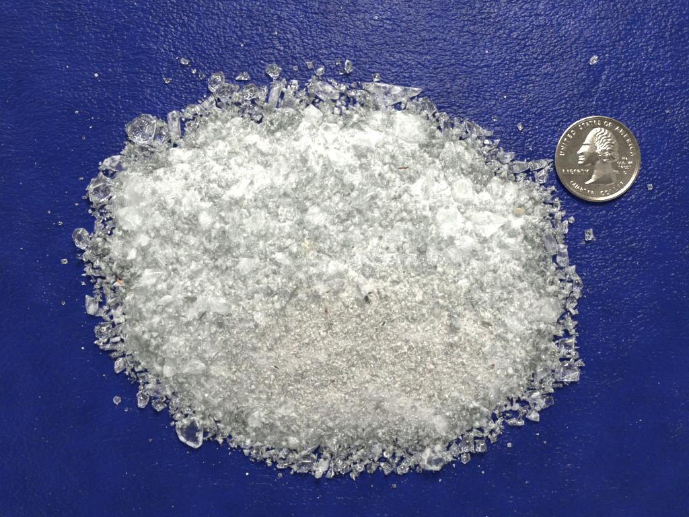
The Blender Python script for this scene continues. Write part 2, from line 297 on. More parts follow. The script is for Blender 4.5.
# window | material | height | top | kind | label | outline
TR = '''
a|c|.55|.55|chunk|largest rounded clear chunk at the upper left corner of the pile|305,205 380,165 430,130 480,128 530,175 525,215 490,290 495,340 440,340 385,335 330,295 310,250
a|c|.42|.45|chunk|bow-tie shaped clear chunk just below the large rounded one at the upper left|330,345 400,335 470,345 550,385 530,410 470,470 400,465 325,395
a|s|.34|.5|chunk|long wedge-shaped chunk pointing left at the upper left edge, above the domed one|145,485 170,445 220,420 300,415 350,430 350,500 300,540 140,500
a|c|.38|.45|chunk|small chunk with a blue gleam, right of the large rounded one at upper left|520,230 570,200 610,260 640,290 580,330 560,360 510,330
a|s|.42|.4|chunk|upright tooth-shaped chunk on the upper left rim, right of the blue-gleaming one|600,130 650,100 680,120 685,180 700,290 640,300 600,220
b|c|.45|.5|chunk|rounded dark-looking chunk standing highest at the top left of the pile|190,205 220,165 290,145 310,180 310,225 270,270 215,290 190,260
b|c|.5|.4|chunk|triangular clear chunk leaning right of the rounded dark-looking one at top left|240,290 260,240 310,222 400,240 412,265 360,320 240,330
b|c|.12|.5|sliver|thin curved white sliver lying loose above the top left rim|370,205 410,165 460,145 490,205 470,206 430,200
b|c|.3|.4|chunk|small pointed chunk on the rim left of the rounded dark-looking one|80,400 130,370 190,430 130,450
b|c|.42|.5|chunk|sparkling lumpy chunk on the top rim below the thin curved sliver|385,300 440,240 500,220 550,270 545,320 480,345 400,330
b|c|.3|.5|chunk|little block wedged on the top rim right of the sparkling lumpy chunk|550,250 600,240 610,290 570,330 545,310
b|c|.22|.5|crumb|bright bean-shaped crumb lying loose on the vinyl off the top left of the pile|0,75 15,50 70,75 50,100 10,90
b|c|.1|.6|crumb|tiny pale crumb between the bean-shaped crumb and the faint round one|80,135 110,135 105,160 85,160
b|p|.12|.7|crumb|faint round crumb lying just left of the rounded dark-looking chunk|130,160 170,155 175,185 145,205 130,185
c|c|.35|.4|chunk|dark diamond-shaped chunk poking up from the top rim|0,80 -40,110 -20,60 40,60 80,95 60,150 35,170
c|c|.36|.45|chunk|round-bottomed chunk sitting just off the middle of the top rim|300,115 330,80 375,75 370,130 335,148
c|c|.38|.5|chunk|upright barrel-shaped chunk with a dark foot, loose above the top rim|510,60 530,30 560,45 570,105 540,128 512,100
c|c|.14|.5|crumb|small dull crumb just left of the barrel-shaped chunk's top|450,30 480,30 480,60 455,65
c|c|.14|.5|crumb|small crumb just below left of the barrel-shaped chunk|475,100 505,95 515,130 480,135
c|s|.14|.5|crumb|bright white crumb loose above the top rim, right of the diamond-shaped chunk|155,80 185,75 195,105 160,100
c|m|.5|.5|chunk|smooth rounded milky chunk just inside the top rim|60,330 110,280 160,280 200,320 180,390 100,390 60,370
c|s|.4|.55|chunk|broad sloping slab of cloudy glass at the middle of the top rim|270,165 370,180 480,250 470,280 380,320 310,270
c|m|.5|.4|chunk|long upright milky chunk left of the smooth rounded one inside the top rim|0,250 50,170 95,200 60,300 30,380 -20,380
c|c|.16|.5|crumb|pale crumb beside the left of the round-bottomed chunk above the rim|250,50 290,50 300,85 265,95
d|s|.34|.45|sliver|large blade of cloudy glass lying along the top rim, pointed end to the right|10,85 100,80 190,130 300,138 450,130 400,170 280,210 190,250 60,230 30,190
d|c|.4|.5|chunk|leaning oval chunk with a dark middle at the right tip of the large blade|400,195 460,180 520,230 535,275 500,305 450,300 410,240
d|c|.36|.45|chunk|blocky clear chunk on the rim right of the leaning oval one|540,290 590,290 620,340 630,420 580,440 545,370
d|g|.55|.6|chunk|broad pale green slab below the dark hollow under the large blade|210,310 300,300 430,300 500,380 480,480 330,520 200,480
d|g|.5|.6|chunk|pale green slab under the left end of the large blade|30,290 150,270 200,330 190,430 80,420 20,360
d|c|.2|.5|crumb|small upright crumb touching the left end of the large blade|80,30 130,20 140,70 95,80
e|c|.32|.5|chunk|boat-shaped chunk with a raised edge jutting from the upper right rim|135,55 175,65 245,110 235,135 180,140 140,110
e|c|.22|.4|sliver|spike of clear glass whose tip almost touches the coin|470,275 540,260 605,262 560,300 480,325
e|c|.36|.6|chunk|clear plate-like chunk at the root of the spike near the coin|350,290 400,265 470,275 475,310 420,335 350,330
e|c|.3|.5|chunk|clear chunk just below the spike near the coin|500,345 550,310 580,340 565,385 510,395
e|c|.35|.5|chunk|dark-centred chunk on the upper right rim, below right of the boat-shaped one|240,230 300,200 320,240 290,275 240,270
e|s|.34|.4|chunk|bright jagged triangle of glass on the rim right of the dark-centred chunk|310,225 400,225 400,250 340,290 310,260
e|g|.5|.45|chunk|round-topped chunk with a shaded foot, left of the tall clear one on the right slope|235,400 270,350 310,350 325,390 310,500 270,500
e|c|.5|.45|chunk|tall clear chunk leaning left on the right slope below the plate-like one|330,400 370,370 420,390 410,460 370,520 310,510
e|c|.32|.4|chunk|long narrow clear chunk slanting down on the right rim below the coin side spike|430,410 490,430 470,480 420,515 380,510
e|m|.6|.55|chunk|largest smooth milky chunk on the upper right slope|60,370 150,350 190,400 190,500 60,510 40,440
e|c|.14|.4|crumb|bright crumb lying between the upper right rim and the coin|405,80 425,60 442,95 425,110
e|c|.1|.5|crumb|pale crumb loose just above the boat-shaped chunk|275,40 300,30 300,60 280,60
e|c|.06|.5|crumb|tiny speck-like crumb just left of the coin's upper edge|508,84 521,84 515,100
e|c|.07|.5|crumb|tiny upright crumb above the spike near the coin|474,200 486,195 486,218
e|c|.14|.5|crumb|small square crumb below the spike, beneath the coin's left edge|520,460 550,450 550,490 525,485
e|c|.08|.5|crumb|tiny crumb just above the small square one below the spike|555,430 575,430 575,448 560,450
f|c|.4|.4|sliver|leaf-shaped shard standing over the tan flake on the right slope|85,90 100,30 140,0 190,-10 185,25 140,70 100,90
f|c|.2|.5|crumb|small bright chunk on the right rim above the lens-shaped one|260,20 300,10 310,40 285,55 265,40
f|c|.26|.5|chunk|lens-shaped chunk on the right rim, upper left of the hollow dark one|335,100 390,80 415,125 380,135 345,125
f|c|.28|.45|chunk|dark hollow-looking chunk on the right rim beside the upright square one|370,190 410,150 420,200 410,280 385,250
f|c|.3|.6|chunk|upright square clear chunk sticking out of the right rim|425,190 465,165 470,265 420,265
f|c|.16|.6|crumb|little clear cube stuck out farthest on the right rim under the coin|470,160 500,145 515,175 505,195 475,185
f|s|.36|.5|chunk|tall pale chunk on the right rim, below the upright square one|400,330 450,340 470,400 475,480 430,500 390,460
f|c|.24|.6|chunk|loose clear block lying on the vinyl below the coin|585,240 635,230 645,285 630,310 590,315
f|c|.07|.5|crumb|crumb at the lower left foot of the loose block below the coin|560,325 580,315 590,335 565,340
f|c|.07|.5|crumb|crumb at the lower right foot of the loose block below the coin|640,290 660,290 658,312 642,308
f|g|.3|.5|chunk|greenish ridge-shaped chunk inside the right rim behind the lens-shaped one|280,300 330,240 380,290 410,380 350,400 300,350
g|c|.28|.45|chunk|faceted clear chunk sticking out farthest right of the pile|510,90 555,85 575,140 545,195 505,180
g|c|.3|.4|chunk|six-sided chunk with a dark centre below the farthest right one|460,240 500,200 525,215 535,270 500,305 455,300
g|c|.26|.4|chunk|ring-like oval chunk on the right rim below the six-sided one|440,400 465,375 500,385 510,425 495,455 455,445
g|g|.5|.6|chunk|big greenish ribbed chunk on the right slope, left of the six-sided one|230,230 310,190 430,230 445,330 380,400 270,400 210,330
g|s|.4|.6|chunk|glossy oval chunk with a bright rim above the big greenish ribbed one|230,30 290,10 335,40 300,75 250,70
g|c|.05|.5|crumb|thin crumb loose on the vinyl right of the farthest right chunk|570,55 590,60 590,75
g|c|.05|.5|crumb|upper of two tiny crumbs loose right of the six-sided chunk|598,170 615,170 610,185
g|c|.05|.5|crumb|lower of two tiny crumbs loose right of the six-sided chunk|578,210 598,210 590,225
h|c|.32|.7|chunk|square clear chunk with a bright top corner on the lower right rim|400,140 410,60 520,45 515,150 420,160
h|c|.2|.5|sliver|flat bar of glass between square chunk and large block on the lower right rim|350,165 520,165 515,190 380,195
h|c|.42|.65|chunk|large clear block with a blue window jutting from the lower right rim|375,330 385,240 450,210 510,215 560,290 545,355 400,355
h|c|.16|.5|sliver|narrow bar of glass under the large block on the lower right rim|345,370 430,370 435,395 350,395
h|c|.34|.5|chunk|small dome-shaped chunk left of the narrow bar on the lower right rim|285,380 310,305 355,300 370,340 350,390 300,400
h|g|.5|.4|chunk|tall grey-green chunk with dark faces left of the large block|230,290 270,200 350,200 360,290 290,340 240,370
h|s|.38|.5|chunk|bright jagged chunk at the lower right corner of the pile|190,420 290,410 290,480 220,510 150,470
i|c|.6|.5|chunk|large domed chunk with a dark top and white base on the left edge|190,150 230,90 290,65 340,90 375,140 370,185 320,250 210,255 200,220
i|c|.26|.5|chunk|small dark chunk tucked under the large domed one on the left edge|225,265 290,245 320,260 260,305 235,295
i|c|.46|.5|chunk|rounded many-faceted chunk sticking out farthest left of the pile|80,490 100,435 160,430 195,470 210,540 160,585 110,560
i|c|.36|.4|chunk|slanting clear chunk right of the large domed one|340,240 400,180 420,200 410,260 370,330 340,320
i|m|.5|.7|chunk|broad milky plate with a straight upright left edge on the left slope|440,80 520,30 610,80 630,170 560,280 450,300 430,200
i|c|.08|.5|sliver|bright thin crumb loose left of the large domed chunk|125,95 165,85 160,98 130,105
i|p|.08|.6|crumb|faint crumb loose just left of the foot of the large domed chunk|150,215 180,212 185,232 155,230
i|c|.06|.5|crumb|tiny pointed crumb loose between the domed and the farthest left chunk|105,265 128,268 112,282
i|c|.1|.5|crumb|upright crumb just off the left rim under the large domed chunk|195,310 210,305 212,330 198,335
j|c|.3|.4|chunk|little upright arrow-shaped chunk right under the farthest left one|210,75 240,60 265,80 250,140 220,135
j|c|.24|.5|chunk|pinkish rounded chunk below the farthest left one|145,140 170,115 200,135 185,180 155,175
j|c|.16|.5|chunk|small flat chunk below the pinkish rounded one|165,205 215,190 225,225 190,235
j|c|.26|.4|chunk|star-like faceted chunk on the left rim beside the small flat one|225,190 265,150 290,190 270,225 230,225
j|s|.2|.5|sliver|wide flat chunk on the left rim above the orange stain|190,245 290,230 320,270 250,285 205,270
j|c|.2|.5|chunk|small chunk on the left rim directly left of the orange stain|245,330 290,305 300,335 270,365 245,350
j|c|.35|.5|chunk|small slate grey chip just above the orange stain|385,240 405,220 430,255 425,275 385,270
j|s|.3|.5|chunk|angular chunk with a peaked top on the left edge, below the orange stain|175,405 215,435 260,450 262,510 230,555 190,540 175,490
j|p|.06|.7|crumb|faint flat crumb loose left of the pinkish rounded chunk|5,170 45,165 50,195 12,200
j|c|.07|.5|sliver|thin pointed crumb loose left of the wide flat chunk|145,270 190,262 180,282 150,285
j|c|.07|.5|crumb|small triangular crumb loose above the angular peaked chunk|140,320 165,322 180,345 150,340
j|c|.09|.5|crumb|pale crumb loose far left of the angular peaked chunk|8,460 25,452 34,475 20,484
k|s|.2|.6|chunk|bright white crescent-shaped chunk at the foot of the angular peaked one|40,30 80,20 130,15 165,30 160,55 130,80 80,65
k|c|.22|.4|sliver|finger-shaped chunk pointing left from the lower left rim|130,275 200,265 290,280 285,305 180,310 135,300
k|c|.2|.5|chunk|small knobbly chunk between the finger-shaped and the triangular one at lower left|190,345 240,320 300,330 290,350 215,370
k|c|.28|.4|chunk|triangular chunk with bright edges at the lower left rim, beneath the finger-shaped one|235,400 260,365 300,360 330,410 310,435 255,475 235,450
k|p|.26|.7|chunk|square see-through chunk showing blue vinyl at the lower left rim|305,345 400,345 415,400 380,435 340,420
k|s|.34|.5|chunk|striped slanting chunk right of the square see-through one|420,390 470,345 495,370 460,440 410,430
k|s|.4|.45|chunk|small milky ball-shaped chunk above the square see-through one|350,290 380,250 415,285 410,330 365,335
k|c|.34|.4|chunk|lumpy clear chunk on the left rim above the finger-shaped one|110,150 180,120 220,130 210,200 150,240 105,220
k|c|.4|.5|chunk|ribbed clear chunk right of the lumpy one above the finger-shaped one|230,150 300,120 385,120 385,180 310,240 250,210
l|c|.26|.4|chunk|pear-shaped chunk with a dark top standing free off the lower left rim|180,200 215,170 275,220 255,270 230,300 195,290 195,240
l|c|.26|.5|chunk|bowl-shaped chunk with a white base right of the free pear-shaped one|285,265 330,230 380,270 370,300 335,320 295,295
l|c|.3|.5|chunk|chunk with a vivid blue gleam above the big flat pane|400,270 440,210 490,210 490,250 440,325 405,300
l|c|.34|.5|chunk|clear chunk on the lower left rim below the striped slanting one|180,60 270,50 285,100 240,120 200,95
l|s|.45|.6|chunk|wide sparkling chunk above the pear-shaped and bowl-shaped ones|240,165 260,130 420,130 420,200 340,225 270,210
l|s|.45|.45|chunk|small bright pebble-like chunk right of the wide sparkling one|440,150 480,130 505,160 470,190 445,180
l|p|.1|.75|crumb|flat six-sided crumb lying alone on the vinyl at lower left|20,235 40,212 70,218 75,250 50,270 28,260
l|c|.08|.5|crumb|pinkish crumb lying right below the flat six-sided one|100,300 120,290 122,315 105,318
l|c|.32|.5|chunk|small clear chunk touching the top edge of the big flat pane|500,300 560,270 585,310 560,345 510,340
m|p|.24|.88|pane|big flat see-through pane fragment lying at the lower left edge of the pile|100,185 150,130 250,100 310,105 305,215 295,310 255,328 210,315 135,275 125,230
m|c|.28|.5|chunk|clear chunk touching the right edge of the big flat pane|320,170 380,150 400,200 370,235 325,220
m|c|.28|.5|chunk|bluish chunk second to the right of the big flat pane|380,210 430,170 470,210 460,260 400,280
m|c|.2|.65|chunk|small square dark chunk on the bottom rim, right of the bluish one|455,275 525,262 530,325 490,325
m|s|.32|.45|chunk|slanting bar-shaped chunk on the bottom rim right of the small square dark one|540,290 640,250 660,290 610,340 555,330
m|c|.07|.5|crumb|small crumb at the left corner of the big flat pane|70,160 95,145 100,165 80,180
n|c|.28|.4|chunk|pentagon-shaped chunk with a white lower edge on the bottom rim|0,260 30,205 70,230 80,280 40,305
n|c|.18|.5|chunk|low boat-shaped chunk on the bottom rim below the lens-like one|180,350 220,310 290,320 250,365 190,365
n|p|.34|.6|chunk|lens-like chunk showing deep blue in the bottom rim|165,245 235,210 290,260 280,300 230,295
n|c|.38|.5|chunk|large bowl-shaped chunk at the very bottom edge, left of centre|305,340 330,280 470,280 450,340 390,400 320,390
n|s|.55|.4|chunk|fan-shaped bright chunk on the lower slope above the large bowl-shaped one|250,150 310,110 360,160 390,200 290,240 250,200
n|c|.48|.4|sliver|long dark prism slanting up right of the fan-shaped chunk|330,240 420,160 530,115 500,190 410,270 350,275
n|c|.26|.45|chunk|round bubble-like chunk at the bottom edge, right of the large bowl-shaped one|545,345 560,310 610,310 625,350 590,385 555,375
n|c|.24|.45|chunk|rounded chunk right beside the bubble-like one at the bottom edge|610,370 650,320 680,340 685,390 640,410
n|c|.06|.5|crumb|small crumb on the vinyl below the low boat-shaped chunk|190,405 215,400 225,430 200,432
n|c|.45|.5|chunk|eye-shaped chunk on the lower slope left of the fan-shaped one|130,140 200,110 215,150 150,180 110,170
o|c|.24|.45|chunk|oval chunk at the bottom edge left of the drop-shaped one|100,370 120,330 165,340 170,380 130,395
o|c|.22|.4|chunk|drop-shaped chunk at the bottom edge under the brightest white bead|180,370 195,325 225,320 240,360 215,392
o|m|.44|.4|chunk|brightest white bead of glass just above the bottom edge|225,290 245,255 270,290 245,330
o|c|.26|.5|chunk|crescent-like bright chunk at the bottom edge, right of the drop-shaped one|285,340 320,320 370,370 350,400 310,412
o|p|.3|.6|chunk|twin blue window chunk on the bottom rim left of the large bottom block|415,340 440,300 500,300 500,345 450,360
o|c|.12|.3|sliver|downward pointing spike sticking out of the bottom edge|65,405 95,385 105,455 75,430
o|s|.5|.6|chunk|large rounded block casting a dark line of shadow at the bottom edge|540,270 600,210 689,200 740,280 735,330 680,380 580,380 540,340
o|c|.09|.5|crumb|small crumb loose on the vinyl under the bottom edge|355,480 380,475 388,500 365,500
o|c|.22|.5|chunk|small chunk under the twin blue window one at the bottom edge|430,380 455,350 480,360 465,400 435,400
p|c|.34|.65|chunk|upright rectangular chunk showing blue, right of the large bottom block|160,340 175,270 230,270 235,345 185,355
p|c|.28|.55|chunk|clear chunk just right of the upright rectangular one on the lower right rim|240,350 245,290 290,290 305,350 280,358
p|c|.26|.45|chunk|swirly clear chunk between the large bottom block and the upright rectangular one|100,340 130,300 160,340 150,385 110,375
p|c|.16|.5|crumb|small chunk dangling off the rim below the upright rectangular one|165,370 210,360 215,395 185,420 165,405
p|s|.24|.5|chunk|cloudy grey petal-shaped chunk sticking out of the lower right rim|505,170 550,110 580,160 580,195 530,185
p|p|.18|.6|chunk|faint round chunk beside the cloudy grey petal-shaped one|580,90 600,50 650,60 660,100 600,130
p|s|.36|.45|chunk|jagged pale chunk on the lower right slope, far above the upright rectangular one|270,170 320,160 350,220 300,250 250,210
p|c|.2|.5|chunk|low chunk on the lower right rim left of the cloudy grey petal-shaped one|440,190 500,185 500,210 460,215
p|c|.12|.5|crumb|small crumb on the rim right of the upright rectangular chunk|320,290 355,270 355,295 325,310
p|c|.08|.6|crumb|round clear crumb loose on the vinyl off the lower right rim|410,310 430,305 432,328 412,328
p|c|.05|.5|crumb|tiny crumb loose below the cloudy grey petal-shaped chunk|560,260 578,255 575,267
p|c|.05|.5|crumb|tiny crumb loose farthest below right of the petal-shaped chunk|600,300 615,298 612,312
p|c|.06|.5|crumb|tiny upright crumb loose below the large bottom block|120,420 132,418 130,440
q|c|.2|.4|crumb|bright angular crumb lying alone on the vinyl above the coin|345,212 352,200 364,190 376,194 372,216 350,223
q|c|.09|.5|crumb|small crumb lying alone on the vinyl right of the coin's top|608,382 616,377 622,384 612,388
q|c|.13|.5|crumb|clear crumb lying alone on the vinyl directly right of the coin|545,637 560,632 566,650 550,656
r|c|.1|.5|crumb|pale triangular crumb alone on the vinyl at upper left, below the bean-shaped one|560,268 592,272 580,287 570,284
s|c|.1|.4|crumb|brightest tiny crumb loose left of the farthest left chunk|245,311 258,306 270,317 256,323
s|p|.08|.6|crumb|faint crumb loose directly below the farthest left chunk's left side|262,478 280,468 292,482 280,492
t|y|.3|.5|chunk|faint yellowish chunk high in the middle of the pile|300,243 306,239 313,243 314,250 307,254 301,250
'''
KIND = {'chunk': ('glass_chunk', 'glass chunk'), 'sliver': ('glass_sliver', 'glass sliver'), 'crumb': ('glass_crumb', 'glass crumb'), 'pane': ('pane_fragment', 'pane fragment')}
placed = []            # (x, y, radius) of everything already standing
for line in TR.strip().splitlines():
    w, mt, h, tp, kd, lab, pts = line.split('|')
    ox, oy, sc = WIN[w]
    poly = [(float(a.split(',')[0]) / sc + ox, float(a.split(',')[1]) / sc + oy) for a in pts.split()]
    h = float(h); tp = float(tp)
    cx_ = sum(p[0] for p in poly) / len(poly); cy_ = sum(p[1] for p in poly) / len(poly)
    x, y = W(cx_, cy_)
    d = float(sdist(np.array([[x, y]]))[0])
    z0 = 0.004 if d < 0.55 else max(0.004, H1(x, y) - h * 0.55)
    nm, cat = KIND[kd]
    o = outline_chunk(poly, h, tp, z0, nm, MATS[mt], 0.005 if kd == 'crumb' else (0.03 if kd == 'pane' else 0.017))
    if kd == 'pane':
        if len(o.data.materials) < 2: o.data.materials.append(M_RIM)
        for f in o.data.polygons:
            if abs(f.normal.z) < 0.93: f.material_index = 1
    tag(o, lab, cat, {'chunk': 'glass chunks of the pile', 'sliver': 'glass slivers', 'crumb': 'loose glass crumbs', 'pane': None}[kd])
    GLASS.append(o)
    rr = np.mean([math.hypot(p[0] - cx_, p[1] - cy_) for p in poly]) / PPC
    placed.append((o.location.x, o.location.y, rr))

# loose crumbs and specks that look alike, at their places on the vinyl
SP = {'left': [(177,58),(194,70.5),(96,75.5),(92.3,117.5),(91,127),(83.6,138),(77,112.6),(48.8,212)],
      'top': [(376,17.6),(242,45),(276,33),(289,52)],
      'right': [(487,52),(505,96)],
      'bottom': [(83,348),(104,375),(150,440),(247,474),(372,486),(527,482)]}
DUST_AT = [(99.5,81),(119,55),(122,51),(46.5,103),(125.4,116.7),(160.5,106.5),(3,145),(115,10),(68,67.6),(81,178.5),(76.6,204.5),(21,183.6),(22,248.6),(50,386),(45,293),
           (262,62),(296,66),(330,62),(389,66),(203,44),(349,38),(452,32),(588,235),(640,420),(600,289),(77,300),(100,338),(98,430),(126,398),(157,463),(188,452),(220,462),
           (402,482),(440,480),(478,452),(483,472)]
SPL = {'left': 'tiny bright glass crumb lying loose on the blue vinyl left of the pile',
       'top': 'tiny bright glass crumb lying loose on the blue vinyl above the pile',
       'right': 'tiny glass crumb lying loose on the blue vinyl right of the pile',
       'bottom': 'tiny glass crumb lying loose on the blue vinyl below the pile'}
for side, L in SP.items():
    for (px, py) in L:
        s = random.uniform(1.1, 2.2)
        poly = [(px + s * random.uniform(.6, 1.1) * math.cos(t), py + s * random.uniform(.6, 1.1) * math.sin(t)) for t in (0.2, 1.3, 2.4, 3.6, 4.7, 5.6)]
        o = outline_chunk(poly, random.uniform(.04, .08), .5, 0.004, 'glass_crumb', random.choice((M_CLEAR, M_SEMI, M_MILK)), 0.003)
        tag(o, SPL[side], 'glass crumb', 'crumbs ' + {'left': 'left of', 'top': 'above', 'right': 'right of', 'bottom': 'below'}[side] + ' the pile')
        GLASS.append(o)

# coarse pieces on the slopes and rim of the pile, up to 300 single pieces in all
tries = 0
budget = 300 - len(GLASS)
cand = 0
REG = {}
def region_of(px, py):
    if py < 150: return 'top edge'
    if py < 240: return 'upper left slope' if px < 260 else ('upper middle' if px < 430 else 'upper right slope')
    if py < 400: return 'left flank' if px < 250 else ('right flank' if px > 440 else 'middle')
    return 'bottom edge'
ring_left = 55                                # of these, first the clear pieces of the outer band
while budget > 0 and tries < 60000:
    tries += 1
    px, py = random.uniform(70, 590), random.uniform(75, 480)
    x, y = W(px, py)
    P = np.array([[x, y]])
    d = float(sdist(P)[0])
    if d < 0.10: continue
    if ring_left > 0 and d > 1.0: continue
    if tries > 9000: ring_left = 0
    f = float(fines(P)[0])
    if d > 1.0 and (f > .75 or random.random() < f): continue
    up = py < 230
    s = (random.uniform(.28, .50) if up else random.uniform(.18, .34)) if d > 0.9 else random.uniform(.13, .27)
    if any((x - a) ** 2 + (y - b) ** 2 < ((s + r) * 0.76) ** 2 for a, b, r in placed): continue
    k = rock_pts(random.randint(8, 12))
    R = Euler((random.gauss(0, .5), random.gauss(0, .5), random.uniform(0, 6.28))).to_matrix()
    bm = hull([R @ v * s * 1.3 for v in k], 0.015)
    zmin = min(v.co.z for v in bm.verts); zmax = max(v.co.z for v in bm.verts)
    z = (0.004 - zmin) if d < .6 else H1(x, y) - (zmin + zmax) * 0.5 + (s * .45 if d > .9 else 0.03)
    z = max(z, 0.004 - zmin)
    m = random.choices((M_CLEAR, M_SEMI, M_ICE, M_ICEG), ((6, 3, .3, .5) if d < .8 else (.5, 1.6, 4, 3 if up else 1)))[0]
    kx = (CAM_H - z) / CAM_H
    o = to_obj('glass_chunk', bm, m, (x * kx, y * kx, z))
    rg = region_of(px, py)
    tone = {M_CLEAR.name: 'clear', M_SEMI.name: 'cloudy', M_ICE.name: 'milky white', M_ICEG.name: 'pale green'}[m.name]
    size = 'large' if s > .33 else ('medium' if s > .24 else 'small')
    tag(o, f'{size} {tone} angular chunk on the {rg} of the pile', 'glass chunk', f'{size} {tone} chunks on the {rg}')
    placed.append((x, y, s)); GLASS.append(o); budget -= 1; ring_left -= 1

# ------------------------------------------------------------------ the mass of the pile: one object
protos = []
for i in range(70):
    bm = hull(rock_pts(random.randint(6, 10)), 0)
    bm.verts.ensure_lookup_table()
    protos.append((np.array([v.co[:] for v in bm.verts]), np.array([[v.index for v in f.verts] for f in bm.faces])))
    bm.free()
for i in range(20):                      # thin flakes
    bm = hull([Vector((v.x, v.y, v.z * .35)) for v in rock_pts(10)], 0)
    protos.append((np.array([v.co[:] for v in bm.verts]), np.array([[v.index for v in f.verts] for f in bm.faces])))
    bm.free()

VS, FS, MI, TN = [], [], [], []
voff = 0
def add_mesh(v, f, mi, tone):
    global voff
    VS.append(v); FS.append(f + voff); MI.append(np.full(len(f), mi, np.int32)); TN.append(tone); voff += len(v)

# core mound: a closed lumpy heightfield under the pieces
G = 0.06
gx = np.arange(-8, 8, G); gy = np.arange(-6.6, 6, G)
XX, YY = np.meshgrid(gx, gy); P = np.stack([XX.ravel(), YY.ravel()], 1)
D = sdist(P); HH = H(P); FN = fines(P)
Z = HH - 0.07 - 0.04 * (1 - FN) + 0.008 * rng.standard_normal(len(P)) + 0.02 * lumps(P * 3.1)
EDGE = 0.66 + 0.09 * lumps(P * 2.3)
ok = (D > EDGE)
Z = np.minimum(Z, 0.01 + 0.9 * np.maximum(D - EDGE, 0))
Z = np.where(ok, np.maximum(Z, 0.012), 0.002)
P = P + rng.uniform(-.45, .45, P.shape) * G
idx = -np.ones(len(P), int)
nx, ny = len(gx), len(gy)
okg = ok.reshape(ny, nx)
cell = okg[:-1, :-1] | okg[1:, :-1] | okg[:-1, 1:] | okg[1:, 1:]
cj, ci = np.nonzero(cell)
a = cj * nx + ci; q = np.stack([a, a + 1, a + 1 + nx, a + nx], 1)
tri = np.concatenate([q[:, [0, 1, 2]], q[:, [0, 2, 3]]])
used, inv = np.unique(tri, return_inverse=True)
add_mesh(np.stack([P[used, 0], P[used, 1], Z[used]], 1), inv.reshape(-1, 3), 5, FN[used])

def rot_batch(n, tilt):
    ax = rng.normal(0, tilt, n); ay = rng.normal(0, tilt, n); az = rng.uniform(0, 2 * math.pi, n)
    cx, sx, cy, sy, cz, sz = np.cos(ax), np.sin(ax), np.cos(ay), np.sin(ay), np.cos(az), np.sin(az)
    R = np.empty((n, 3, 3))
    R[:, 0] = np.stack([cz * cy, cz * sy * sx - sz * cx, cz * sy * cx + sz * sx], 1)
    R[:, 1] = np.stack([sz * cy, sz * sy * sx + cz * cx, sz * sy * cx - cz * sx], 1)
    R[:, 2] = np.stack([-sy, cy * sx, cy * cx], 1)
    return R
def scatter(n, smin, smax, test, mat_w, tilt=1.2, lift=0.0, jitter=0.5, dmin=0.05, power=1.0):
    """pieces of radius smin..smax over the pile's surface where test(d, fines) says so"""
    x = rng.uniform(-7.9, 7.1, n * 4); y = rng.uniform(-6.4, 5.4, n * 4)
    P = np.stack([x, y], 1); d = sdist(P); f = fines(P)
    keep = (d > dmin) & (rng.uniform(0, 1, len(P)) < test(d, f))
    P, d, f = P[keep][:n], d[keep][:n], f[keep][:n]
    if smax > .04:                        # the single pieces on top stay mostly uncovered
        cov = np.zeros(len(P), bool)
        for a, b, r in placed:
            if r > .14: cov |= (P[:, 0] - a) ** 2 + (P[:, 1] - b) ** 2 < (r * .82) ** 2
        kk = ~cov | (rng.uniform(0, 1, len(P)) < .10)
        P, d, f = P[kk], d[kk], f[kk]
    n = len(P)
    s = smin + (smax - smin) * rng.uniform(0, 1, n) ** power
    h = H(P)
    z = np.where(d < 0.5, s * 0.45 + np.maximum(d, 0) * rng.uniform(0, .45, n), h + lift + rng.uniform(-jitter, jitter, n) * s)
    z = np.maximum(z, s * 0.5 + 0.003)
    k = (CAM_H - z) / CAM_H
    R = rot_batch(n, tilt)
    pid = rng.integers(0, len(protos), n)
    mats = rng.choice(len(mat_w), n, p=np.array(mat_w) / sum(mat_w))
    for i in range(n):
        v, fc = protos[pid[i]]
        vv = (v * s[i]) @ R[i].T
        zz = z[i]
        if zz + vv[:, 2].min() < 0.004: zz = 0.004 - vv[:, 2].min()
        vv = vv + (P[i, 0] * k[i], P[i, 1] * k[i], zz)
        add_mesh(vv, fc, mats[i], np.full(len(v), np.clip(f[i] * rng.uniform(.7, 1.2), 0, 1)))
# slots: 0 grain, 1 clear, 2 cloudy, 3 milky, 4 greenish, 5 core powder, 6 icy, 7 icy greenish, 8 dirt
scatter(2300, .13, .30, lambda d, f: (1 - f) * (d > .7), (0, .3, 3, 0, 0, 0, 5, 1.6), lift=-.05, power=1.3)
scatter(4200, .07, .17, lambda d, f: (1 - f * .5) * (d > .5), (.3, .3, 2, 0, 0, 0, 6, 1), lift=-.03)
scatter(2900, .09, .22, lambda d, f: (d < 1.1) * 1.0, (0, 5, 3, 0, .2, 0, 2, .2), dmin=-.04)
scatter(2600, .04, .10, lambda d, f: (d < 1.0) * 1.0, (0, 5, 3, 0, 0, 0, 2, 0), dmin=-.12, power=1.5)
scatter(5200, .05, .12, lambda d, f: np.where(d > .5, .2 + .8 * f, 0), (3, 1, 2, 0, 0, 0, 4, .4), lift=-.02)
scatter(1900, .09, .21, lambda d, f: ((d > .3) & (d < 1.15)) * 1.0, (0, 2, 5, 0, .2, 0, 4, .3), dmin=.2, lift=.03)
scatter(13000, .03, .065, lambda d, f: np.where(d > .5, .15 + .85 * f, 0), (6, .6, 1.5, 0, 0, 0, 4, .2), lift=-.01)
scatter(12000, .016, .034, lambda d, f: np.where(d > .6, .05 + .95 * f, 0), (8, .3, .6, 0, 0, 0, 3, 0), lift=.01)
scatter(420, .010, .026, lambda d, f: (d > .8) * (.2 + .8 * f), (0, 0, 0, 0, 0, 0, 0, 0, 1), lift=.02, power=1.5)

